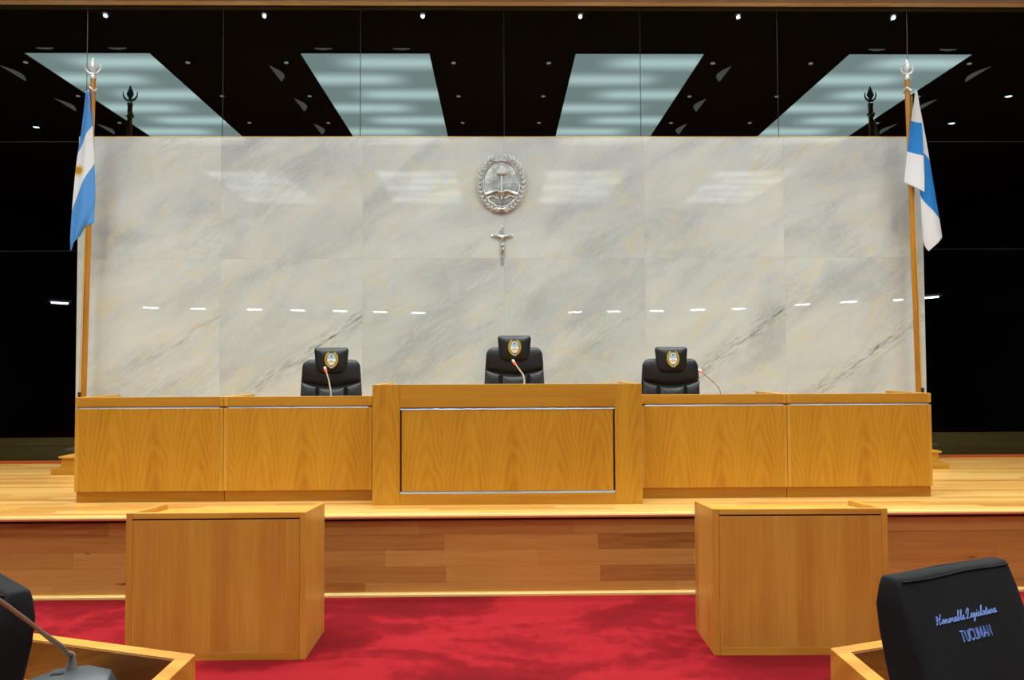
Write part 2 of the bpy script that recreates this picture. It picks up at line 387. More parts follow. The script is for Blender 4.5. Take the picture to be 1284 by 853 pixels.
# marble facing: twelve slabs in two courses with fine joints
MX0, MX1, MZ1 = -4.43, 4.54, 3.995
mb = MB()
mb.box(MX0, MX1, YM+.0008, YM+.09, ST, MZ1-.002, 'slabjoint')
for i in range(6):
    for (z0, z1) in ((ST, SLZ), (SLZ, MZ1)):
        g = .0011
        mb.box(SLX0+i*SLW+g, SLX0+(i+1)*SLW-g, YM, YM+.0005, z0+g, z1-g, 'marble')
wb = struct(mb.build('wall_back', 'marble', smooth=0), 'pale grey marble wall of twelve polished slabs behind the bench')
box(MX0, MX1, YM-.001, YM+.09, MZ1, MZ1+.008).build('lit_top_edge', 'litedge', wb)  # gold strip added to imitate the warm lit top edge of the marble

# glazing, column by column
gx = [-9.2, -7.55, -5.92, -4.434, -2.976, -1.493, .063, 1.55, 3.055, 4.491, 6.03, 7.66, 9.3]
gz = [ST, 2.81, 3.99, 5.475]
for i in range(len(gx)-1):
    mb = MB(); g = .004
    for k in range(3):
        mb.box(gx[i]+g, gx[i+1]-g, YG, YG+.012, gz[k]+g, gz[k+1]-g)
    w = struct(mb.build('window_%d' % (i+1), 'glass', smooth=0))
    fb = MB().box(gx[i]-g*.45, gx[i]+g*.45, YG+.001, YG+.011, ST, 5.475)
    for z in gz[1:3]: fb.box(gx[i]+g, gx[i+1]-g, YG+.001, YG+.011, z-g*.45, z+g*.45)
    fb.build('window_frame', 'joint', w, smooth=0)

# dim lobby behind the glass: piers, parapets and handrails, one of each per side
for sd, nm in ((-1, 'left'), (1, 'right')):
    X = lambda v: CX+sd*v
    mb = MB()
    mb.prism([(X(6.45), ST), (X(7.6), ST), (X(7.6), 2.42), (X(5.95), 2.42), (X(6.1), 2.25), (X(6.45), 2.12)], 10.6, 11.1, 'y')
    struct(mb.build('column_'+nm, 'greyplaster'), 'dim grey pier behind the dark glass on the %s' % nm)
    mb = MB(); mb.box(min(X(6.5), X(8.2)), max(X(6.5), X(8.2)), 10.9, 11.2, 3.45, 4.4)
    struct(mb.build('beam_'+nm, 'greyplaster'), 'dim grey upper wall behind the dark glass on the %s' % nm)
    tag(MB().box(min(X(5.2), X(6.5)), max(X(5.2), X(6.5)), 10.3, 10.5, ST-.005, ST+.47).build('parapet', 'dark', bevel=.01),
        'low black parapet behind the dark glass beside the %s flag' % ('striped sun' if sd < 0 else 'white and blue'), 'parapet', None)
    tag(MB().tube([(X(6.0), 10.4, 1.50), (X(6.03), 10.4, 1.58), (X(6.1), 10.4, 1.6), (X(6.42), 10.4, 1.6), (X(6.5), 10.4, 1.57), (X(6.53), 10.4, 1.48), (X(6.53), 10.4, ST)], .028, 10).build('handrail', 'metalgrey'),
        'dim curved metal handrail behind the dark glass beside the %s flag' % ('striped sun' if sd < 0 else 'white and blue'), 'handrail')

# gallery front behind the hall, seen only in reflection
arc = [(-9.9, -1.0), (-8.5, -2.8), (-7.5, -3.2), (-6.2, -3.5), (-5.2, -3.87), (-4.18, -4.2), (-3.2, -4.6), (-2.2, -5.0), (0, -5.2), (2.06, -4.9), (3.1, -4.7), (4.25, -4.6), (5.23, -4.1), (6.25, -3.84), (7.4, -2.5), (8.2, -1.75), (9.08, -1.3), (9.5, -.25)]
mb = MB(); off = .30
loops = []
for (x, y) in arc:
    loops.append([(x, y+.12, 3.10), (x, y-.5, 3.10), (x, y-.5, 3.75), (x, y+.12, 3.75)])
struct(mb.loft(loops).build('trim_gallery', 'dark', smooth=0), 'dark gallery front')

# ------------------------------------------------------------------ ceiling fittings
K = (CZ-1.55)/(5.515-1.55)          # plan positions below were taken for a ceiling at 5.515
def mir(x, depth): return (x*K, 2*YG-depth*K)
def diffuser_thing(cx, y0, y1, w, label):
    cyy = (y0+y1)/2; h = (y1-y0)/2
    r = thing('ceiling_light_panel', label, 'ceiling light', (cx, cyy, CZ), 0, 'luminous ceiling panels')
    MB().box(-w/2, w/2, -h, h, -.012, -.004).build('diffuser', 'diffuser', r, smooth=0)
    mb = MB(); b = .03
    for a in ((-w/2-b, w/2+b, -h-b, -h, -.02, 0), (-w/2-b, w/2+b, h, h+b, -.02, 0), (-w/2-b, -w/2, -h, h, -.02, 0), (w/2, w/2+b, -h, h, -.02, 0)): mb.box(*a)
    mb.build('frame', 'ceil', r)
colx = [(-5.145, 1.56), (-1.675, 1.62), (1.795, 1.63), (5.25, 1.58)]
cn = ['over the far left', 'left of the centre aisle', 'right of the centre aisle', 'over the far right']
for (cx, w), n in zip(colx, cn):
    y1 = 2*YG-9.93*K; y0 = 2*YG-14.36*K
    diffuser_thing(cx*K, y0, y1, w*K, 'long luminous ceiling panel nearest the glass, %s' % n)
    y1 = 2*YG-16.2*K; y0 = 2*YG-19.5*K
    diffuser_thing(cx*K, y0, y1, w*K, 'shorter luminous ceiling panel over the seats, %s' % n)

dl = None
def downlight(x, y, label):
    global dl
    if dl is None:
        dl = thing('downlight', label, 'downlight', (x, y, CZ), 0, 'recessed ceiling downlights')
        MB().lathe([(.085, 0), (.09, -.008), (.062, -.012), (.058, -.004), (.05, -.002)], 20).build('trim_ring', 'chrome', dl)
        MB().lathe([(.0, -.006), (.03, -.012), (.026, -.002), (.0, -.001)], 14).build('bulb', 'bulb', dl)
    else: dup(dl, (x, y, CZ), 0, label)
for x in (-4.38, -2.615, -.844, .929, 2.715, 4.483):
    downlight(x*K, 2*YG-8.84*K, 'small round downlight in the row along the glass')
for x in (-6.1, -4.02, -2.75, -.58, .66, 2.81, 4.1, 6.2):
    for d in (10.27, 11.55, 12.82, 14.1, 15.4):
        downlight(x*K, 2*YG-d*K, 'small round downlight beside a luminous ceiling panel')
def lamp(root, watts):
    ld = bpy.data.lights.get('downlight_beam')
    if ld is None:
        ld = bpy.data.lights.new('downlight_beam', 'SPOT'); ld.energy = watts; ld.spot_size = math.radians(92); ld.spot_blend = .75; ld.shadow_soft_size = .05; ld.color = (.94, 1, .985)
    lo = bpy.data.objects.new('lamp', ld); COL.objects.link(lo); lo.parent = root; lo.location = (0, 0, -.03)
for o in list(COL.objects):
    if o.type == 'EMPTY' and o.get('category') == 'downlight': lamp(o, 41)
for o in list(COL.objects):
    if o.type == 'LIGHT' and o.parent.location.y > 7.9:
        if 'row_beam' not in bpy.data.lights:
            k = o.data.copy(); k.name = 'row_beam'; k.spot_size = math.radians(150); k.spot_blend = 1; k.energy = 30; k.shadow_soft_size = .016
        o.data = bpy.data.lights['row_beam']
sc = None
def scallop(x, y, rz, k=1.):  # glowing shapes imitate crescents of light beside the panels; no lamps there
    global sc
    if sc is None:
        sc = thing('wall_washer', 'crescent of imitated light on the ceiling beside a luminous panel', 'ceiling light', (x, y, CZ), rz, 'imitated light crescents')
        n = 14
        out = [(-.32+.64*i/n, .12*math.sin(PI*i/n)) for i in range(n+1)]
        MB().prism(out, -.012, -.002, 'z').build('reflector', 'scallopglow', sc)
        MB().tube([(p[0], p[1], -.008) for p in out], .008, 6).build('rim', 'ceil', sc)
    else: dup(sc, (x, y, CZ), rz, 'crescent of imitated light on the ceiling beside a luminous panel').scale = (k, k, 1)
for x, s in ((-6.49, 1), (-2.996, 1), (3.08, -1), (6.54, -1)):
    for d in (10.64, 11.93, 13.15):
        scallop(x*K, 2*YG-d*K, -s*PI/2)
for x in (-5.59, -4.7, -2.17, -1.2): scallop(x*K, 2*YG-9.80*K, PI, .36)
for x in (4.75, 5.65): scallop(x*K, 2*YG-9.80*K, PI, .36)

sp = None
for (x, y) in ((-7.46, 4.27), (7.33, 4.48), (7.43, 5.77)):
    lb = 'cool white ceiling spotlight at the side of the hall'
    if sp is None:
        sp = thing('ceiling_spotlight', lb, 'spotlight', (x, y, CZ), 0, 'cool side spotlights')
        MB().lathe([(.02, 0), (.02, -.06), (.05, -.07), (.055, -.15), (.048, -.15), (.03, -.10)], 16).build('housing', 'dark', sp)
        MB().lathe([(.0, -.152), (.046, -.15), (.046, -.145), (0, -.14)], 14).build('lens', 'ledglow', sp)
    else: dup(sp, (x, y, CZ), 0, lb)
tl = None
for i, (x, y) in enumerate(arc):
    if i == 8: continue
    p0 = arc[max(0, i-1)]; p1 = arc[min(len(arc)-1, i+1)]; a = math.atan2(p1[1]-p0[1], p1[0]-p0[0])
    lb = 'short fluorescent strip under the gallery front'
    loc = (x, y+.05, 3.08)
    if tl is None:
        tl = thing('ceiling_strip_light', lb, 'strip light', loc, a, 'fluorescent strips under the gallery')  # fixed under the gallery front, well below the main ceiling
        MB().box(-.24, .24, -.04, .04, -.03, .02).build('housing', 'white', tl)
        MB().tube([(-.175, 0, -.05), (.175, 0, -.05)], .02, 10).build('tube', 'tubeglow', tl)
    else: dup(tl, loc, a, lb)

# ------------------------------------------------------------------ the bench
def side_desk(x0, x1, label):
    xc = (x0+x1)/2; h = (x1-x0)/2-.0015
    r = thing('bench_desk', label, 'desk', (xc, 6.0, ST), 0, 'low bench desks')
    B = .0025
    H = 1.336-ST; zs = 1.264-ST; zp = 1.250-ST; zb = .636-ST; D = .66
    box(-h+.026, h-.026, 0, .03, zs, H).build('top_rail', 'bench_h', r, bevel=B)
    MB().prism([(.002, zp+.0005), (.0085, zs-.0005), (.024, zs-.0005), (.024, zp+.0005)], -h+.027, h-.027, 'x').build('metal_strip', 'chrome', r)['label'] = 'polished steel strip'
    box(-h+.026, h-.026, 0, .03, zb, zp).build('front_panel', 'bench', r, bevel=B)
    for sx in (-1, 1):
        a, b = sorted((sx*h, sx*(h-.026)))
        mb = MB(); mb.box(a, b, 0, D, zb, zp); mb.box(a, b, 0, D, zs, H); mb.box(a+.003, b-.003, .024, D-.01, zp, zs)
        mb.build('side_panel', 'bench_e', r, bevel=B)
    box(-h+.0005, h-.0005, .03, .06, 0, zb-.002).build('plinth', 'bench_h', r, bevel=B)
    box(-h+.027, h-.027, .031, .37, .70, .735).build('worktop', 'bench_h', r, bevel=B)
    return r
xs_ = [1.009, 2.114, 3.215]
side_desk(CX-xs_[2], CX-xs_[1], 'low oak bench desk at the end beside the sun flag')
side_desk(CX-xs_[1], CX-xs_[0], 'low oak bench desk before the black chair nearest the sun flag')
side_desk(CX+xs_[0], CX+xs_[1], 'low oak bench desk before the angled black chair')
side_desk(CX+xs_[1], CX+xs_[2], 'low oak bench desk at the end beside the white and blue flag')

r = thing('presiding_desk', 'taller oak centre desk with framed front panel and steel grooves', 'desk', (.058, 5.8, ST))
W = .978; H = 1.424-ST; ix = .780; zt = 1.256-ST; zb = .636-ST; B = .0025; D = .95
for sx in (-1, 1):
    a, b = sorted((sx*W, sx*ix)); box(a, b, 0, .04, 0, H).build('stile', 'bench', r, bevel=B)
    a, b = sorted((sx*W, sx*(W-.035))); box(a, b, .0405, D, 0, H).build('side_panel', 'bench_e', r, bevel=B)
box(-ix, ix, 0, .04, zt, H).build('top_rail', 'bench_h', r, bevel=B)
box(-ix, ix, 0, .04, 0, zb).build('bottom_rail', 'bench_h', r, bevel=B)
box(-ix+.013, ix-.013, .004, .03, zb+.014, zt-.016).build('inset_panel', 'bench', r, bevel=B)
box(-ix, ix, .018, .035, zb, zt).build('groove_backing', 'groove', r)
mb = MB()
for z in (zt-.0155, zb+.0005): mb.prism([(.002, z), (.0085, z+.013), (.0175, z+.013), (.0175, z)], -ix, ix, 'x')
mb.build('metal_strip', 'chrome', r)['label'] = 'polished steel strip'
box(-W+.036, W-.036, .041, .52, .74, .775).build('worktop', 'bench_h', r, bevel=B)

# low stepped platform against the marble
r = thing('wooden_dais', 'low two step oak platform behind the bench desks', 'platform', (CX, 0, ST))
box(-4.275, 4.245, 7.60, YM-.004, 0, .055).build('lower_step', 'bench_h', r, bevel=.003)
box(-4.195, 4.165, 7.63, YM-.004, .0555, .150).build('upper_step', 'bench_h', r, bevel=.003)
box(-4.215, 4.185, 7.615, YM-.004, .1505, .170).build('tread', 'bench_e', r, bevel=.003)
DZ = ST+.170

# ------------------------------------------------------------------ podiums
def podium(x0, x1, y0, rz, label, D=.45):
    xc = (x0+x1)/2; h = (x1-x0)/2
    r = thing('podium', label, 'podium', (xc, y0, 0), rz)
    H = .779; Hb = .751; tk = .033; B = .002
    for sx in (-1, 1):
        a, b = sorted((sx*h, sx*(h-tk)))
        MB().prism([(0, 0), (D, 0), (D, Hb), (0, H)], a, b, 'x').build('side_panel', 'podium_e', r, bevel=B)
    box(-h+tk+.001, h-tk-.001, .0, .022, .748, H).build('top_rail', 'podium_h', r, bevel=B)
    box(-h+tk+.001, h-tk-.001, .006, .02, .740, .748).build('shadow_gap', 'groove', r)
    box(-h+tk+.001, h-tk-.001, .0005, .022, .042, .740).build('front_panel', 'podium', r, bevel=.001)
    box(-h+tk+.001, h-tk-.001, 0, .022, 0, .0415).build('bottom_rail', 'podium_h', r, bevel=.001)
    MB().prism([(.0225, .750), (D-.01, .722), (D-.01, .700), (.0225, .728)], -h+tk+.001, h-tk-.001, 'x').build('worktop', 'bench_e', r, bevel=.001)
    return r
podium(-1.989, -1.036, 4.305, 0, 'plain beech podium standing in front of the left bench desks', .458)
podium(1.144, 2.085, 4.295, math.radians(-1.0), 'plain beech podium standing in front of the right bench desks', .432)

# ------------------------------------------------------------------ emblems
def ell(a, b, n, y, cx=0, cz=0): return [(cx+a*math.cos(2*PI*k/n), y, cz+b*math.sin(2*PI*k/n)) for k in range(n)]
def leaf_at(mb, x, z, ang, L, w, y, th, m):
    d = Vector((math.cos(ang), 0, math.sin(ang))); q = Vector((-d.z, 0, d.x)); c = Vector((x, y, z))
    pts = [c-d*L*.5, c-d*L*.1+q*w, c+d*L*.5, c-d*L*.1-q*w]
    top = c-d*L*.05+Vector((0, -th, 0))
    mb.add([tuple(p) for p in pts]+[tuple(top)], [(0,1,4),(1,2,4),(2,3,4),(3,0,4),(3,2,1,0)], m)

def cap_shape(mb, cx, cz, s, y, th, m):
    pts = [(-.5,-.35),(.5,-.35),(.52,-.1),(.35,.25),(.12,.5),(-.12,.55),(-.32,.42),(-.2,.3),(-.38,.1),(-.52,-.1)]
    mb.prism([(cx+p[0]*s, cz+p[1]*s) for p in pts], y-th, y, 'y', m)

# silver coat of arms on the marble
r = thing('coat_of_arms', 'silver oval coat of arms with laurel wreath on the marble', 'emblem', (.030, YM, 3.490))
A, Bz = .190, .238
mb = MB(); loops = [ell(A, Bz, 48, 0), ell(A, Bz, 48, -.012), ell(A*.96, Bz*.97, 48, -.02), ell(A*.7, Bz*.7, 48, -.026), ell(A*.1, Bz*.1, 48, -.028)]
mb.loft(loops).build('shield', 'silverfield', r)
mb = MB(); ring = ell(A*1.02, Bz*1.02, 48, -.02); mb.tube([Vector(p) for p in ring+ring[:1]], .0085, 8).build('rim', 'silver', r)
mb = MB(); mb.box(-A*.86, A*.86, -.0275, -.024, .03, .033); mb.box(-A*.93, A*.93, -.0275, -.023, -.004, -.001); mb.box(-A*.9, A*.9, -.0275, -.023, .062, .064)
mb.build('field_lines', 'silverdk', r)
mb = MB(); mb.tube([(0, -.034, -.17), (0, -.034, .10)], .0095, 8).build('pike', 'silverlt', r)
mb = MB(); cap_shape(mb, 0, .135, .095, -.020, .040, None); mb.tube([(-.05, -.04, .105), (0, -.046, .096), (.05, -.04, .105)], .009, 8); mb.build('cap', 'silverlt', r, bevel=.004)
for sx in (-1, 1):
    mb = MB(); mb.tube([(sx*.165, -.03, -.115), (sx*.11, -.036, -.095), (sx*.05, -.04, -.078), (0, -.042, -.098)], [.020, .019, .015, .013], 10)
    for k in range(4): mb.tube([(sx*.0, -.048, -.085-.012*k), (-sx*.03, -.046, -.09-.012*k)], .006, 6)
    mb.tube([(sx*.16, -.03, -.15), (sx*.09, -.032, -.135), (sx*.03, -.034, -.16)], [.006, .009, .006], 8)
    mb.build('arm', 'silver', r)
    mb = MB()
    for k in range(15):
        a = -PI/2+sx*(.14+2.62*k/14)
        x = A*1.20*math.cos(a); z = Bz*1.16*math.sin(a)+.008
        tx = -A*math.sin(a)*sx; tz = Bz*math.cos(a)*sx; ta = math.atan2(tz, tx)
        for dv in (-1, 1):
            off = dv*.020; nx, nz = math.cos(a), math.sin(a)
            leaf_at(mb, x+nx*off, z+nz*off, ta+dv*sx*-.62, .092, .0185, -.012-(.008 if dv > 0 else 0), .034, None)
    for dv in (-.35, 0, .35):
        leaf_at(mb, sx*.035, .300, PI/2+sx*.55+dv, .05, .01, -.014, .016, None)
    mb.tube([(A*1.19*math.cos(-PI/2+sx*(.1+2.72*k/20)), -.008, Bz*1.15*math.sin(-PI/2+sx*(.1+2.72*k/20))+.008) for k in range(21)], .012, 6, 'silverdk')
    mb.build('laurel_branch', 'silverlt', r, smooth=0)
mb = MB()
for k in range(-2, 3): leaf_at(mb, .032*k, -.283-.010*(2-abs(k)), -PI/2+k*.42, .085, .014, -.014, .022, None)
mb.tube([(-.05, -.02, -.262), (0, -.03, -.27), (.05, -.02, -.262)], .011, 8)
mb.build('bow', 'silver', r)

# crucifix
r = thing('crucifix', 'small silver crucifix on the marble below the coat of arms', 'crucifix', (.036, YM, 2.835))
mb = MB(); mb.box(-.013, .013, -.016, -.0005, -.19, .195); mb.box(-.105, .105, -.0155, -.0008, .088, .112)
for (x, z) in ((0, .195), (0, -.19), (-.105, .1), (.105, .1)): mb.ball((x, -.009, z), .0145, None, 8, None, (1, .55, 1))
mb.box(-.026, .026, -.019, -.0155, .145, .165)
mb.build('cross', 'silver', r, bevel=.002)
me = bpy.data.meshes.new('figure')
V = [(0, -.030, .015), (0, -.033, .055), (0, -.032, .088), (.004, -.036, .108), (.006, -.040, .130),
     (.026, -.030, .092), (.060, -.026, .103), (.094, -.022, .116), (-.026, -.030, .092), (-.060, -.026, .103), (-.094, -.022, .116),
     (.009, -.032, -.006), (.013, -.042, -.060), (.004, -.028, -.115), (.002, -.034, -.134), (-.009, -.032, -.006), (-.010, -.040, -.060), (-.002, -.030, -.115), (-.001, -.036, -.134)]
E_ = [(0,1),(1,2),(2,3),(3,4),(2,5),(5,6),(6,7),(2,8),(8,9),(9,10),(0,11),(11,12),(12,13),(13,14),(0,15),(15,16),(16,17),(17,18)]
me.from_pydata(V, E_, [])
fo = bpy.data.objects.new('figure', me); COL.objects.link(fo); fo.parent = r; me.materials.append(M['silver'])
sk = fo.modifiers.new('skin', 'SKIN')
rad = [.016, .015, .018, .007, .0125, .009, .0065, .005, .009, .0065, .005, .0105, .0078, .005, .0055, .0105, .0078, .005, .0055]
for i, rr in enumerate(rad): me.skin_vertices[0].data[i].radius = (rr, rr)
me.skin_vertices[0].data[0].use_root = True
ss = fo.modifiers.new('soft', 'SUBSURF'); ss.levels = ss.render_levels = 2
mb = MB(); mb.loft([[(.020*math.cos(2*PI*k/12)*s, -.031+.015*math.sin(2*PI*k/12)*s, z) for k in range(12)] for z, s in ((.022, .85), (.008, 1.05), (-.018, 1.1), (-.030, .95))]).build('loincloth', 'silver', r)

# ------------------------------------------------------------------ executive chairs
def chair_emblem(parent, cz, y):
    mb = MB(); a, b = .0345, .050
    def disc(a0, b0, yy, m, z0=-9, z1=9, cz0=0):
        pts = [(a0*math.cos(2*PI*k/40), b0*math.sin(2*PI*k/40)+cz0) for k in range(40)]
        pts = [(p[0], min(max(p[1], z0), z1)) for p in pts]
        mb.prism(pts, yy-.001, yy, 'y', m)
    disc(a+.002, b+.002, 0, 'gold')
    disc(a, b, -.0008, 'white'); disc(a*.985, b*.985, -.0016, 'ltblue', .004)
    cap_shape(mb, 0, .030, .017, -.002, .002, 'red')
    mb.box(-.0012, .0012, -.004, -.002, -.030, .024, 'peach')
    mb.prism([(-.027, -.020), (0, -.006), (.027, -.020), (.025, -.028), (0, -.016), (-.025, -.028)], -.0045, -.002, 'y', 'peach')
    for sx in (-1, 1):
        for k in range(15):
            an = -PI/2+sx*(.28+2.36*k/14); x = .0475*math.cos(an); z = .0625*math.sin(an)
            ta = math.atan2(.0625*math.cos(an)*sx, -.0475*math.sin(an)*sx)
            leaf_at(mb, x+.004*math.cos(an), z+.004*math.sin(an), ta+sx*-.5, .018, .0045, 0, .004, 'gold')
            leaf_at(mb, x-.004*math.cos(an), z-.004*math.sin(an), ta+sx*.5, .018, .004, 0, .004, 'gold')
    for k in (-1, 1): leaf_at(mb, .008*k, -.070, -PI/2+k*.6, .02, .004, 0, .003, 'white')
    mb.ball((0, -.002, -.064), .005, 'ltblue', 8)
    o = mb.build('emblem', 'gold', parent); o.location = (0, y, cz); o.rotation_euler = (math.radians(-6), 0, 0); o['label'] = 'blue and white oval crest in a gold wreath'
    return o
def executive_chair(loc, rz, top, label):
    """local -y is the front; z measured from the floor, backrest hung from the top"""
    r = thing('executive_chair', label, 'chair', loc, rz, 'black leather chairs behind the bench')
    T = top; L = lambda z: .16*(z-T+.6)*.35
    # back shell with shoulders
    pts = [(-.245, T-.72), (-.258, T-.45), (-.250, T-.30), (-.240, T-.17)]
    for i in range(7):
        a = math.radians(180-90*i/6); pts.append((-.170+.070*math.cos(a), T-.165+.065*math.sin(a)))
    pts += [(-p[0], p[1]) for p in reversed(pts)]
    MB().pillow(pts, .045, .05, 0, 1, None, None, L).build('backrest', 'leather', r)
    # yoke with a dipped lower edge
    lo = [(-.246+.492*i/14, T-.278-.055*math.sin(PI*i/14)**.9) for i in range(15)]
    up = [p for p in pts if p[1] > T-.26]
    yo = lo+[(.246, T-.24)]+[p for p in sorted(up, key=lambda p: -math.atan2(p[1]-(T-.3), p[0])*-1)]
    MB().pillow(yo, .040, .01, -.030, 1, None, None, L).build('shoulder_pad', 'leather', r)
    for (x0, x1, d) in ((-.246, -.122, .036), (-.116, .116, .046), (.122, .246, .036)):
        n = 8
        topz = lambda x: T-.286-.055*max(0, math.sin(PI*(x+.246)/.492))**.9
        bot = [(x0+.012, T-.70), (x1-.012, T-.70), (x1, T-.69)]
        o2 = bot+[(x1-(x1-x0)*i/n, topz(x1-(x1-x0)*i/n)) for i in range(n+1)]+[(x0, T-.69)]
        MB().pillow(o2, d, .005, -.034, 1, None, None, L).build('back_cushion', 'leather', r)
    hd = MB().pillow(rrect(.131, .142, T-.226, T, .075, .024, 8), .045, .055, -.055, 1, None, None, L).build('headrest', 'leather', r)
    chair_emblem(hd, T-.100, -.055-.044+L(T-.1)-.006)
    sz = .50+(T-1.16)*.9
    MB().pillow(rrect(.25, .25, -.26, .24, .07, .06), .05, .05, 0, 1, None, Matrix.Translation((0, -.22, sz)) @ Matrix.Rotation(-PI/2, 4, 'X')).build('seat', 'leather', r)
    for sx in (-1, 1):
        MB().tube([(sx*.27, .02, sz+.02), (sx*.295, .0, sz+.10), (sx*.300, -.02, sz+.18), (sx*.300, -.10, sz+.205), (sx*.300, -.30, sz+.20), (sx*.295, -.36, sz+.15), (sx*.27, -.36, sz-.01)], [.02, .02, .024, .03, .03, .022, .02], 10).build('armrest', 'leather', r)
    MB().lathe([(.03, .12), (.03, sz-.10), (.10, sz-.08), (.12, sz-.045)], 16, None, Matrix.Translation((0, -.22, 0))).build('gas_column', 'plastic', r)
    bs = MB(); bs.lathe([(.05, .07), (.05, .13), (.03, .14)], 16, None, Matrix.Translation((0, -.22, 0)))
    for k in range(5):
        a = 2*PI*k/5+.3; bs.tube([(.04*math.cos(a), -.22+.04*math.sin(a), .10), (.30*math.cos(a), -.22+.30*math.sin(a), .075)], [.026, .016], 8)
    b = bs.build('star_base', 'plastic', r)
    for k in range(5):
        a = 2*PI*k/5+.3; x, y = .30*math.cos(a), -.22+.30*math.sin(a)
        MB().tube([(x-.02*math.sin(a), y+.02*math.cos(a), .0285), (x+.02*math.sin(a), y-.02*math.cos(a), .0285)], .028, 12).build('caster', 'plastic', b)
    return r
executive_chair((-1.425, 6.80, ST), math.radians(11), 1.718-ST, 'black leather chair with crest behind the low desk nearest the sun flag')
executive_chair((.128, 6.80, ST), math.radians(1), 1.815-ST, 'black leather chair with crest behind the taller centre desk')
executive_chair((1.462, 6.80, ST), math.radians(5), 1.713-ST, 'black leather chair with crest turned beside the long slanting microphone')

# ------------------------------------------------------------------ bench microphones
def gooseneck(loc, stem, label, mat='white_metal', r0=.0055):
    r = thing('gooseneck_microphone', label, 'microphone', loc)
    MB().loft([[(x*s, y*s, z) for x, y in ((-.06,-.07),(.06,-.07),(.065,.06),(-.065,.06))] for z, s in ((0, 1), (.02, 1), (.035, .8))]).build('base', 'plastic', r, bevel=.004)
    s = [(0, .02, .03)]+stem
    MB().tube(s, r0, 8).build('stem', mat, r)
    a = Vector(s[-1]); d = (a-Vector(s[-2])).normalized()
    MB().tube([a-d*.002, a+d*.014], .0095, 12).build('light_ring', 'glowred', r)['label'] = 'lit red ring'
    MB().tube([a+d*.014, a+d*.020, a+d*.032, a+d*.040], [.0095, .0115, .0105, .005], 12).build('capsule', 'white', r)
    return r
gooseneck((-1.316, 6.25, ST+.736), [(-.002, 0, .09), (-.012, -.02, .17), (-.028, -.04, .232)], 'gooseneck microphone with red ring in front of the chair nearest the sun flag')
gooseneck((.193, 6.20, ST+.776), [(0, 0, .12), (-.010, -.01, .16), (-.043, -.03, .205), (-.072, -.05, .245)], 'gooseneck microphone with red ring in front of the centre chair')
gooseneck((1.738, 6.25, ST+.736), [(0, 0, .05), (-.012, 0, .085), (-.07, -.01, .143), (-.148, -.02, .208)], 'thin gooseneck microphone slanting toward the angled black chair', 'metalgrey', .0035)

# ------------------------------------------------------------------ flags
def px2(x, z): return Vector((x, 0, z))
def flag(x_base, x_top, zt, label, kind):
    Y = 8.16
    r = thing('flag_on_pole', label, 'flag', (x_base, Y, DZ))
    h = zt-DZ; lx = x_top-x_base
    at = lambda z: lx*z/h
    MB().tube([(0, 0, .0), (at(h), 0, h)], .026, 16).build('pole', 'polewood', r)
    MB().lathe([(.15, 0), (.15, .02), (.06, .05), (.035, .12), (.026, .14)], 24).build('base', 'bracket', r)
    f = MB(); tx = at(h)
    f.lathe([(.030, h-.02), (.032, h+.005), (.018, h+.02), (.014, h+.045)], 14, None, Matrix.Translation((tx, 0, 0)))
    sw, s0, s1, sm = (.050, .045, .205, .105)
    f.loft([[(tx+w*math.cos(2*PI*k/8), .35*w*math.sin(2*PI*k/8), h+z) for k in range(8)] for w, z in ((.012, s0), (.030, .08), (sw*.9, sm), (sw*.55, .15), (.006, s1))])
    n = 16
    if kind == 'a': cre = [(tx+.080*math.sin(a)*1.0, 0, h+.115-.083*math.cos(a)) for a in [(-1.85+3.7*i/n) for i in range(n+1)]]
    else: cre = [(tx+.064*math.sin(a), 0, h+.105-.070*math.cos(a)) for a in [(-2.05+4.1*i/n) for i in range(n+1)]]
    f.tube(cre, [.004+.010*math.sin(PI*i/n) for i in range(n+1)], 8)
    f.build('finial', 'satin_white', r)
    MB().tube([(at(h-.12)+.034*math.cos(a), .034*math.sin(a), h-.13+.02*math.sin(a*2)) for a in [2*PI*i/20 for i in range(21)]], .010, 8).build('tie', 'satin_white', r)
    # halyard down the far side of the pole
    sx = -1 if kind == 'a' else 1
    MB().tube([(at(z)+sx*(.030+.006*math.sin(z*2)), -.012, z) for z in [h*.05+i*h*.90/24 for i in range(25)]], .0075, 6).build('cord', 'cord', r)
    MB().box(at(.56)+sx*.032-.012, at(.56)+sx*.032+.012, -.03, .0, .53, .59).build('cleat', 'bracket', r)
    return r, Y
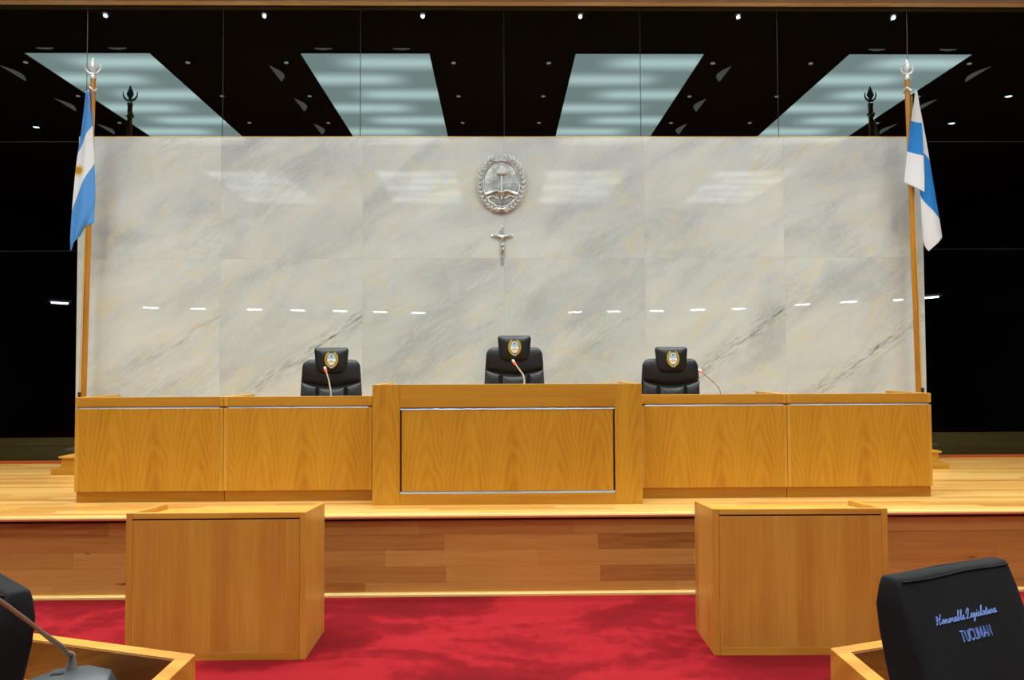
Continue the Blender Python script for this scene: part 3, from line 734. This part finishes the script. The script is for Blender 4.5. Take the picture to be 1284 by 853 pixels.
def cloth(r, Y, sheets, mat):
    """each sheet: rows of (z-fraction keys); left/right edge curves and band boundary curves as polylines in world x,z"""
    me_v, me_f, me_uv = [], [], []
    ox, oy, oz = r.location
    for sh in sheets:
        nr, nc = 70, 18
        L, Rr = sh['left'], sh['right']
        def interp(poly, t):
            k = t*(len(poly)-1); i = min(int(k), len(poly)-2); f = k-i
            p0 = poly[max(i-1, 0)]; p1 = poly[i]; p2 = poly[i+1]; p3 = poly[min(i+2, len(poly)-1)]
            out = []
            for a, b, c, d in zip(p0, p1, p2, p3):
                out.append(.5*((2*b)+(c-a)*f+(2*a-5*b+4*c-d)*f*f+(3*b-a-3*c+d)*f**3))
            return out
        b = len(me_v)
        for i in range(nr+1):
            t = i/nr
            l = interp(L, t); q = interp(Rr, t)
            for j in range(nc+1):
                s = j/nc
                x = l[0]+(q[0]-l[0])*s; z = l[1]+(q[1]-l[1])*s
                amp = sh['amp']*min(1, t*3+.15)
                y = Y+sh['y0']+sh.get('tilt', 0)*(s-.5)*min(1, t*2)+amp*math.sin(s*PI*sh['folds']+sh.get('ph', 0)+t*1.3)
                me_v.append((x-ox, y-oy, z-oz))
                # band coordinate
                e1 = sh['b1'][0]+(sh['b1'][1]-sh['b1'][0])*sh['bs'](s); e2 = sh['b2'][0]+(sh['b2'][1]-sh['b2'][0])*sh['bs'](s)
                zt0 = sh['ztop']; zb0 = sh['zbot']
                if z > e1: v = (zt0-z)/max(zt0-e1, 1e-3)
                elif z > e2: v = 1+(e1-z)/(e1-e2)
                else: v = 2+(e2-z)/(e2-zb0)
                me_uv.append((s, max(0, min(v/3, 1))))
        w = nc+1
        for i in range(nr):
            for j in range(nc):
                me_f.append((b+i*w+j, b+(i+1)*w+j, b+(i+1)*w+j+1, b+i*w+j+1))
    me = bpy.data.meshes.new('flag'); me.from_pydata(me_v, [], me_f); uvl = me.uv_layers.new(name='UVMap')
    for lp in me.loops: uvl.data[lp.index].uv = me_uv[lp.vertex_index]
    me.materials.append(M[mat]); me.shade_smooth()
    o = bpy.data.objects.new('flag', me); COL.objects.link(o); o.parent = r
    so = o.modifiers.new('thick', 'SOLIDIFY'); so.thickness = .004; so.offset = 0
    return o
FS = 8.16/8.25
def W2(px, py):           # photograph of the flag read as a drawing at the flag's distance
    return ((-4.213+(px-116)*.00825-.0013*(py-75)*0)*FS, 1.55+(4.758-1.55-(py-75)*.00825)*FS)
r, Y = flag(-4.268*FS, -4.203*FS, 1.55+(4.575-1.55)*FS, 'sky blue and white flag with a golden sun on a wooden pole', 'a')
cloth(r, Y, [dict(left=[W2(*p) for p in ((111.5,117),(109,145),(106,172),(103,193),(100,220),(97.5,250),(95.5,280),(94.5,300),(95,318))],
                  right=[W2(*p) for p in ((115.5,117),(117.5,145),(119,163),(120,185),(121,212),(121.5,235),(122,256),(118.5,272),(106,296))],
                  y0=-.05, tilt=.03, amp=.018, folds=2.2, b1=(W2(0,196)[1], W2(0,160)[1]), b2=(W2(0,268)[1], W2(0,207)[1]), bs=lambda s: s**.75, ztop=W2(0,117)[1], zbot=W2(0,320)[1]),
             dict(left=[W2(*p) for p in ((113,118),(112,150),(112,185),(111,220),(110,250),(108,272),(107,290))],
                  right=[W2(*p) for p in ((115.5,118),(118.5,150),(120,185),(121.5,220),(122.5,250),(121,265),(121,282))],
                  y0=-.02, tilt=.03, amp=.012, folds=1.6, b1=(W2(0,178)[1], W2(0,160)[1]), b2=(W2(0,236)[1], W2(0,207)[1]), bs=lambda s: s, ztop=W2(0,117)[1], zbot=W2(0,300)[1])], 'flag_a')
def W3(px, py): return ((4.306+(px-1136)*.00825)*FS, 1.55+(4.754-1.55-(py-77)*.00825)*FS)
r, Y = flag(4.372*FS, 4.313*FS, 1.55+(4.575-1.55)*FS, 'white and blue striped flag on a wooden pole', 'b')
cloth(r, Y, [dict(left=[W3(*p) for p in ((1142.5,118),(1140,137),(1137,155),(1134.5,175),(1132,195),(1129.5,215),(1127,234))],
                  right=[W3(*p) for p in ((1144.5,118),(1147,140),(1148.5,162),(1149,185),(1149.5,205),(1150,228),(1149.5,248))],
                  y0=-.075, tilt=-.02, amp=.014, folds=1.2, b1=(W3(0,156)[1], W3(0,160)[1]), b2=(W3(0,195)[1], W3(0,202)[1]), bs=lambda s: s, ztop=W3(0,118)[1], zbot=W3(0,248)[1]),
             dict(left=[W3(*p) for p in ((1143.5,119),(1145,160),(1146,200),(1147,240),(1148,262),(1149,285),(1151,312),(1157,322))],
                  right=[W3(*p) for p in ((1146,119),(1151.5,150),(1156.5,178),(1161,204),(1165,230),(1169,256),(1173,281),(1176,304))],
                  y0=-.045, tilt=.03, amp=.016, folds=1.8, b1=(W3(0,186)[1], W3(0,206)[1]), b2=(W3(0,251)[1], W3(0,281)[1]), bs=lambda s: s, ztop=W3(0,118)[1], zbot=W3(0,324)[1])], 'flag_b')

# ------------------------------------------------------------------ delegates' desks in the foreground
def delegate_desk(C, d, L, sx, label, depth=.33):
    """C: far aisle-side corner of the rim; d: direction of the far edge; sx: +1 right desk, -1 left desk"""
    r = thing('delegate_desk', label, 'desk', (C[0], C[1], 0))
    d = Vector((d[0], d[1])).normalized()
    H = .76; wt = .645; tk = .045
    # far panel, local: along d
    def poly(p): return [tuple(q) for q in p]
    n = Vector((-d.y, d.x)) if sx > 0 else Vector((d.y, -d.x))
    if n.y < 0: n = -n
    c0 = Vector((0, 0)); e0 = c0+d*L
    t1 = Vector((0, -tk/abs(n.y)))
    ins = Vector((sx*tk, sx*tk*d.y/d.x))
    # far panel mitred with the aisle panel
    far = [c0, e0, e0+t1, c0+ins+t1]
    MB().prism(poly(far), 0, H, 'z').build('far_panel', 'desk', r, bevel=.003)
    near = Vector((0, -depth))
    side = [c0, c0+ins+t1, c0+near+ins, c0+near]
    MB().prism(poly(side), 0, H, 'z').build('aisle_panel', 'desk', r, bevel=.003)
    end = [e0, e0+t1, e0+near, e0+near-d*tk, e0+t1-d*tk, e0+t1]
    MB().prism(poly([e0+t1-d*tk, e0+t1, e0+near, e0+near-d*tk]), 0, H, 'z').build('end_panel', 'desk', r, bevel=.003)
    g = .001
    wk = [c0+ins+t1+Vector((sx*g, -g)), e0+t1-d*(tk+g)+Vector((0, -g)), e0+near-d*(tk+g), c0+near+ins+Vector((sx*g, 0))]
    MB().prism(poly(wk), wt-.03, wt, 'z').build('worktop', 'desk', r, bevel=.002)
    # dark brown lining above the worktop
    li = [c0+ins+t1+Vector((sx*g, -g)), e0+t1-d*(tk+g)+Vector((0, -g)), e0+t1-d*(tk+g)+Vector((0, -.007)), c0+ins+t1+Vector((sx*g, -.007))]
    MB().prism(poly(li), wt+.001, H-.004, 'z').build('lining', 'desk_in', r)['label'] = 'dark brown inner face'
    return r
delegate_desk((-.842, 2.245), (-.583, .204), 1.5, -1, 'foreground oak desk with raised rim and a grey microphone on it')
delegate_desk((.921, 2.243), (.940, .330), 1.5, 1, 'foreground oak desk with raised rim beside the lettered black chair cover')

# microphone on the left desk
r = thing('desk_microphone', 'dark grey conference microphone on the foreground oak desk', 'microphone', (-1.155, 2.19, .646), math.radians(19))
def ring_(w, y0, y1, z, bw=1.): return [(-w, y0, z), (-w*bw*.5, y0-.02, z), (w*bw*.5, y0-.02, z), (w, y0, z), (w, y1, z), (w*.6, y1+.03, z), (-w*.6, y1+.03, z), (-w, y1, z)]
MB().loft([ring_(.116, -.10, .012, 0), ring_(.116, -.10, .012, .046), ring_(.098, -.07, .010, .080), ring_(.06, -.035, .005, .092)]).build('base', 'plastic', r, bevel=.004)
MB().box(-.045, -.015, -.02, -.008, .0905, .0945).build('button', 'groove', r)
MB().lathe([(.015, .084), (.0135, .100), (.010, .114), (.0088, .130)], 14, None, Matrix.Translation((.0, .016, 0))).build('socket', 'metalgrey', r)
wp = [(-1.146, 2.150, .800), (-1.130, 2.10, .833), (-1.098, 2.0, .882), (-1.036, 1.83, .962), (-.976, 1.68, 1.030), (-.909, 1.50, 1.113), (-.864, 1.38, 1.167), (-.80, 1.22, 1.235)]
wm = (Matrix.Translation((-1.155, 2.19, .646)) @ Matrix.Rotation(math.radians(19), 4, 'Z')).inverted()
p = [(0, .016, .118), (0, .016, .132)]+[tuple(wm @ Vector(q)) for q in wp]
MB().tube(p, [.0066]*5+[.0048]*5, 10).build('stem', 'metalgrey', r)
a = Vector(p[-1]); dd = (a-Vector(p[-2])).normalized()
MB().tube([a, a+dd*.02], .011, 12).build('light_ring', 'red', r)
MB().tube([a+dd*.02, a+dd*.06, a+dd*.07], [.012, .013, .006], 12).build('capsule', 'plastic', r)

# ------------------------------------------------------------------ covered chairs
GL = {  # cursive strokes, x advance then polylines
 'H': (.95, [[(.05,.62),(.12,.78),(.28,.72),(.20,.30),(.06,.0),(.0,.12)], [(.78,.95),(.62,.55),(.52,.1),(.6,.0),(.78,.1),(.9,.16)], [(.02,.42),(.3,.5),(.75,.52)]]),
 'L': (.82, [[(.05,.5),(.1,.68),(.35,.95),(.50,.88),(.42,.55),(.25,.12),(.08,.0),(.05,.1),(.3,.06),(.55,.0),(.8,.14)]]),
 'o': (.50, [[(.0,.1),(.18,.40),(.1,.16),(.2,.0),(.36,.12),(.36,.32),(.22,.42),(.30,.30),(.5,.30)]]),
 'n': (.60, [[(.0,.1),(.10,.38),(.08,.0),(.2,.3),(.32,.40),(.36,.25),(.36,.05),(.46,.0),(.6,.12)]]),
 'r': (.45, [[(.0,.1),(.12,.36),(.10,.42),(.18,.38),(.28,.36),(.24,.12),(.32,.0),(.45,.12)]]),
 'a': (.56, [[(.36,.34),(.22,.42),(.06,.22),(.14,.0),(.30,.14),(.38,.40),(.36,.06),(.44,.0),(.56,.12)]]),
 'b': (.46, [[(.0,.12),(.22,.62),(.28,.92),(.18,.95),(.10,.5),(.12,.06),(.24,.0),(.34,.18),(.26,.34),(.46,.28)]]),
 'l': (.36, [[(.0,.12),(.22,.6),(.28,.92),(.18,.95),(.10,.5),(.12,.06),(.22,.0),(.36,.12)]]),
 'e': (.42, [[(.0,.12),(.22,.22),(.28,.36),(.18,.42),(.08,.24),(.14,.02),(.26,.0),(.42,.12)]]),
 'g': (.52, [[(.34,.34),(.20,.42),(.06,.22),(.14,.02),(.30,.14),(.36,.40),(.32,-.1),(.18,-.38),(.06,-.28),(.28,-.05),(.52,.12)]]),
 'i': (.34, [[(.0,.12),(.14,.40),(.10,.08),(.18,.0),(.34,.12)], [(.18,.58),(.20,.62)]]),
 's': (.42, [[(.0,.1),(.2,.46),(.16,.34),(.28,.14),(.16,.0),(.04,.08),(.2,.02),(.42,.12)]]),
 't': (.38, [[(.0,.12),(.20,.72),(.12,.2),(.16,.0),(.26,.02),(.38,.12)], [(.04,.50),(.34,.54)]]),
 'u': (.58, [[(.0,.12),(.12,.40),(.08,.12),(.16,.0),(.32,.16),(.40,.40),(.36,.06),(.44,.0),(.58,.12)]]),
 ' ': (.22, []),
 'T': (.62, [[(.02,.9),(.58,.9)], [(.3,.9),(.3,0)]]), 'U': (.62, [[(.05,.9),(.05,.2),(.15,.03),(.3,0),(.45,.03),(.55,.2),(.55,.9)]]),
 'C': (.62, [[(.55,.75),(.42,.9),(.2,.9),(.05,.7),(.05,.2),(.2,0),(.42,0),(.55,.15)]]),
 'M': (.72, [[(.04,0),(.06,.9),(.33,.15),(.6,.9),(.62,0)]]), 'A': (.62, [[(.02,0),(.3,.9),(.58,0)], [(.12,.3),(.48,.3)]]), 'N': (.66, [[(.04,0),(.04,.9),(.56,0),(.56,.9)]]),
}
def strokes(text, size, shear=0., smooth=True):
    x = 0; out = []
    for ch in text:
        adv, ps = GL[ch]
        for pl in ps:
            q = [(x+p[0]+shear*p[1], p[1]) for p in pl]
            if smooth and len(q) > 2:
                qq = []
                for i in range(len(q)-1):
                    p0, p1, p2, p3 = q[max(i-1, 0)], q[i], q[i+1], q[min(i+2, len(q)-1)]
                    for k in range(4):
                        f = k/4; qq.append(tuple(.5*((2*b)+(c-a)*f+(2*a-5*b+4*c-d)*f*f+(3*b-a-3*c+d)*f**3) for a, b, c, d in zip(p0, p1, p2, p3)))
                q = qq+[q[-1]]
            out.append([(a*size, b*size) for a, b in q])
        x += adv+(.14 if ch in 'TUCMAN' and text.isupper() else 0)
    return out, x*size
def covered_chair(loc, rz, label, text=True):
    """the covered backrest leans back towards +y; its face towards -y carries the lettering"""
    r = thing('covered_chair', label, 'chair', loc, rz)
    wd = .21
    prof = [(.36, -.135, .10, .195), (.50, -.135, .11, .205), (.62, -.125, .11, .21), (.75, -.107, .115, .215), (.86, -.072, .112, .213), (.94, -.043, .100, .213), (1.00, -.021, .083, .214), (1.04, -.007, .064, .208), (1.058, .0, .052, .205), (1.063, .004, .044, .202), (1.065, .010, .030, .198)]
    loops = []; n = 40
    for (z, y, th, w) in prof:
        rad = min(.022, th*.32)
        lp = []
        for k in range(n):
            s = k/n*4
            # rounded rectangle by superellipse
            a = 2*PI*k/n; ca, sa = math.cos(a), math.sin(a); e = .19
            X = w*math.copysign(abs(ca)**e, ca); Yy = th/2*math.copysign(abs(sa)**e, sa)
            q = Vector((X, y+th/2+Yy, z))
            dn = mnoise.noise(Vector((X*7+rz*5, Yy*9, z*5)))*.009*(1 if z < 1.05 else .3)
            lp.append((X+dn*.6, q.y-abs(dn)*.5, z+(.0018*math.sin(X*24+.8) if z > 1.03 else 0)))
        loops.append(lp)
    MB().loft(loops).build('cover', 'cover', r, smooth=60)
    # hem seam along the top rear edge and side seam
    MB().tube([(-.194+.388*i/20, -.0025, 1.057+.0018*math.sin((-.194+.388*i/20)*24+.8)) for i in range(21)], .0022, 6).build('seam', 'cover', r)
    MB().pillow(rrect(.22, .22, -.22, .22, .06, .06), .04, .05, 0, 1, None, Matrix.Translation((0, -.33, .44)) @ Matrix.Rotation(-PI/2, 4, 'X')).build('seat', 'cover', r)
    MB().box(-.03, .03, -.33, -.09, .36, .40).build('back_bracket', 'plastic', r, bevel=.005)
    MB().lathe([(.028, .10), (.028, .36), (.09, .38), (.10, .40)], 16, None, Matrix.Translation((0, -.33, 0))).build('gas_column', 'plastic', r)
    bs = MB(); bs.lathe([(.045, .06), (.045, .11), (.028, .12)], 16, None, Matrix.Translation((0, -.33, 0)))
    for k in range(5):
        a = 2*PI*k/5+.9; bs.tube([(.04*math.cos(a), -.33+.04*math.sin(a), .09), (.25*math.cos(a), -.33+.25*math.sin(a), .068)], [.024, .015], 8)
    b = bs.build('star_base', 'plastic', r)
    for k in range(5):
        a = 2*PI*k/5+.9; x, y = .25*math.cos(a), -.33+.25*math.sin(a)
        MB().tube([(x-.018*math.sin(a), y+.018*math.cos(a), .0255), (x+.018*math.sin(a), y-.018*math.cos(a), .0255)], .025, 12).build('caster', 'plastic', b)
    if text:
        def rear(z):
            for (z0, y0, *_), (z1, y1, *_) in zip(prof, prof[1:]):
                if z0 <= z <= z1: return y0+(y1-y0)*(z-z0)/(z1-z0)
            return 0
        mb = MB()
        s, w = strokes('Honorable Legislatura', .0210, .38)
        for pl in s: mb.tube([(-.130+a, rear(.962+b)-.003, .962+b) for a, b in pl], .0010, 5)
        s, w = strokes('TUCUMAN', .024, 0, False)
        for pl in s:
            mb.tube([(-.062+a*.86, rear(.919+b)-.003, .919+b) for a, b in pl], .0016, 5)
        mb.build('lettering', 'thread', r)['label'] = 'pale blue embroidered lettering'
    return r
th = math.atan2(.16, .33)
covered_chair((1.083, 1.893, 0), th, 'chair under a black cover embroidered in pale blue lettering')
covered_chair((-1.222, 1.90, 0), -math.radians(42), 'chair under a plain black cover beside the grey microphone', False)

# ------------------------------------------------------------------ world, camera, view
w = bpy.data.worlds.new('world'); scn.world = w; w.use_nodes = True
w.node_tree.nodes['Background'].inputs[0].default_value = (.5, .5, .5, 1); w.node_tree.nodes['Background'].inputs[1].default_value = .02
cam = bpy.data.cameras.new('camera'); co = bpy.data.objects.new('camera', cam); COL.objects.link(co)
cam.sensor_width = 36; cam.lens = 1000/1284*36; cam.clip_start = .02
Rm = Matrix.Rotation(-.016, 4, 'Z') @ Matrix.Rotation(PI/2+.0335, 4, 'X') @ Matrix.Rotation(-.0046, 4, 'Z')
co.matrix_world = Matrix.Translation((0, 0, 1.55)) @ Rm
scn.camera = co
vs = scn.view_settings; vs.view_transform = 'Standard'; vs.look = 'None'; vs.gamma = 1; vs.use_curve_mapping = False; vs.exposure = 1.6
scn.cycles.max_bounces = 8
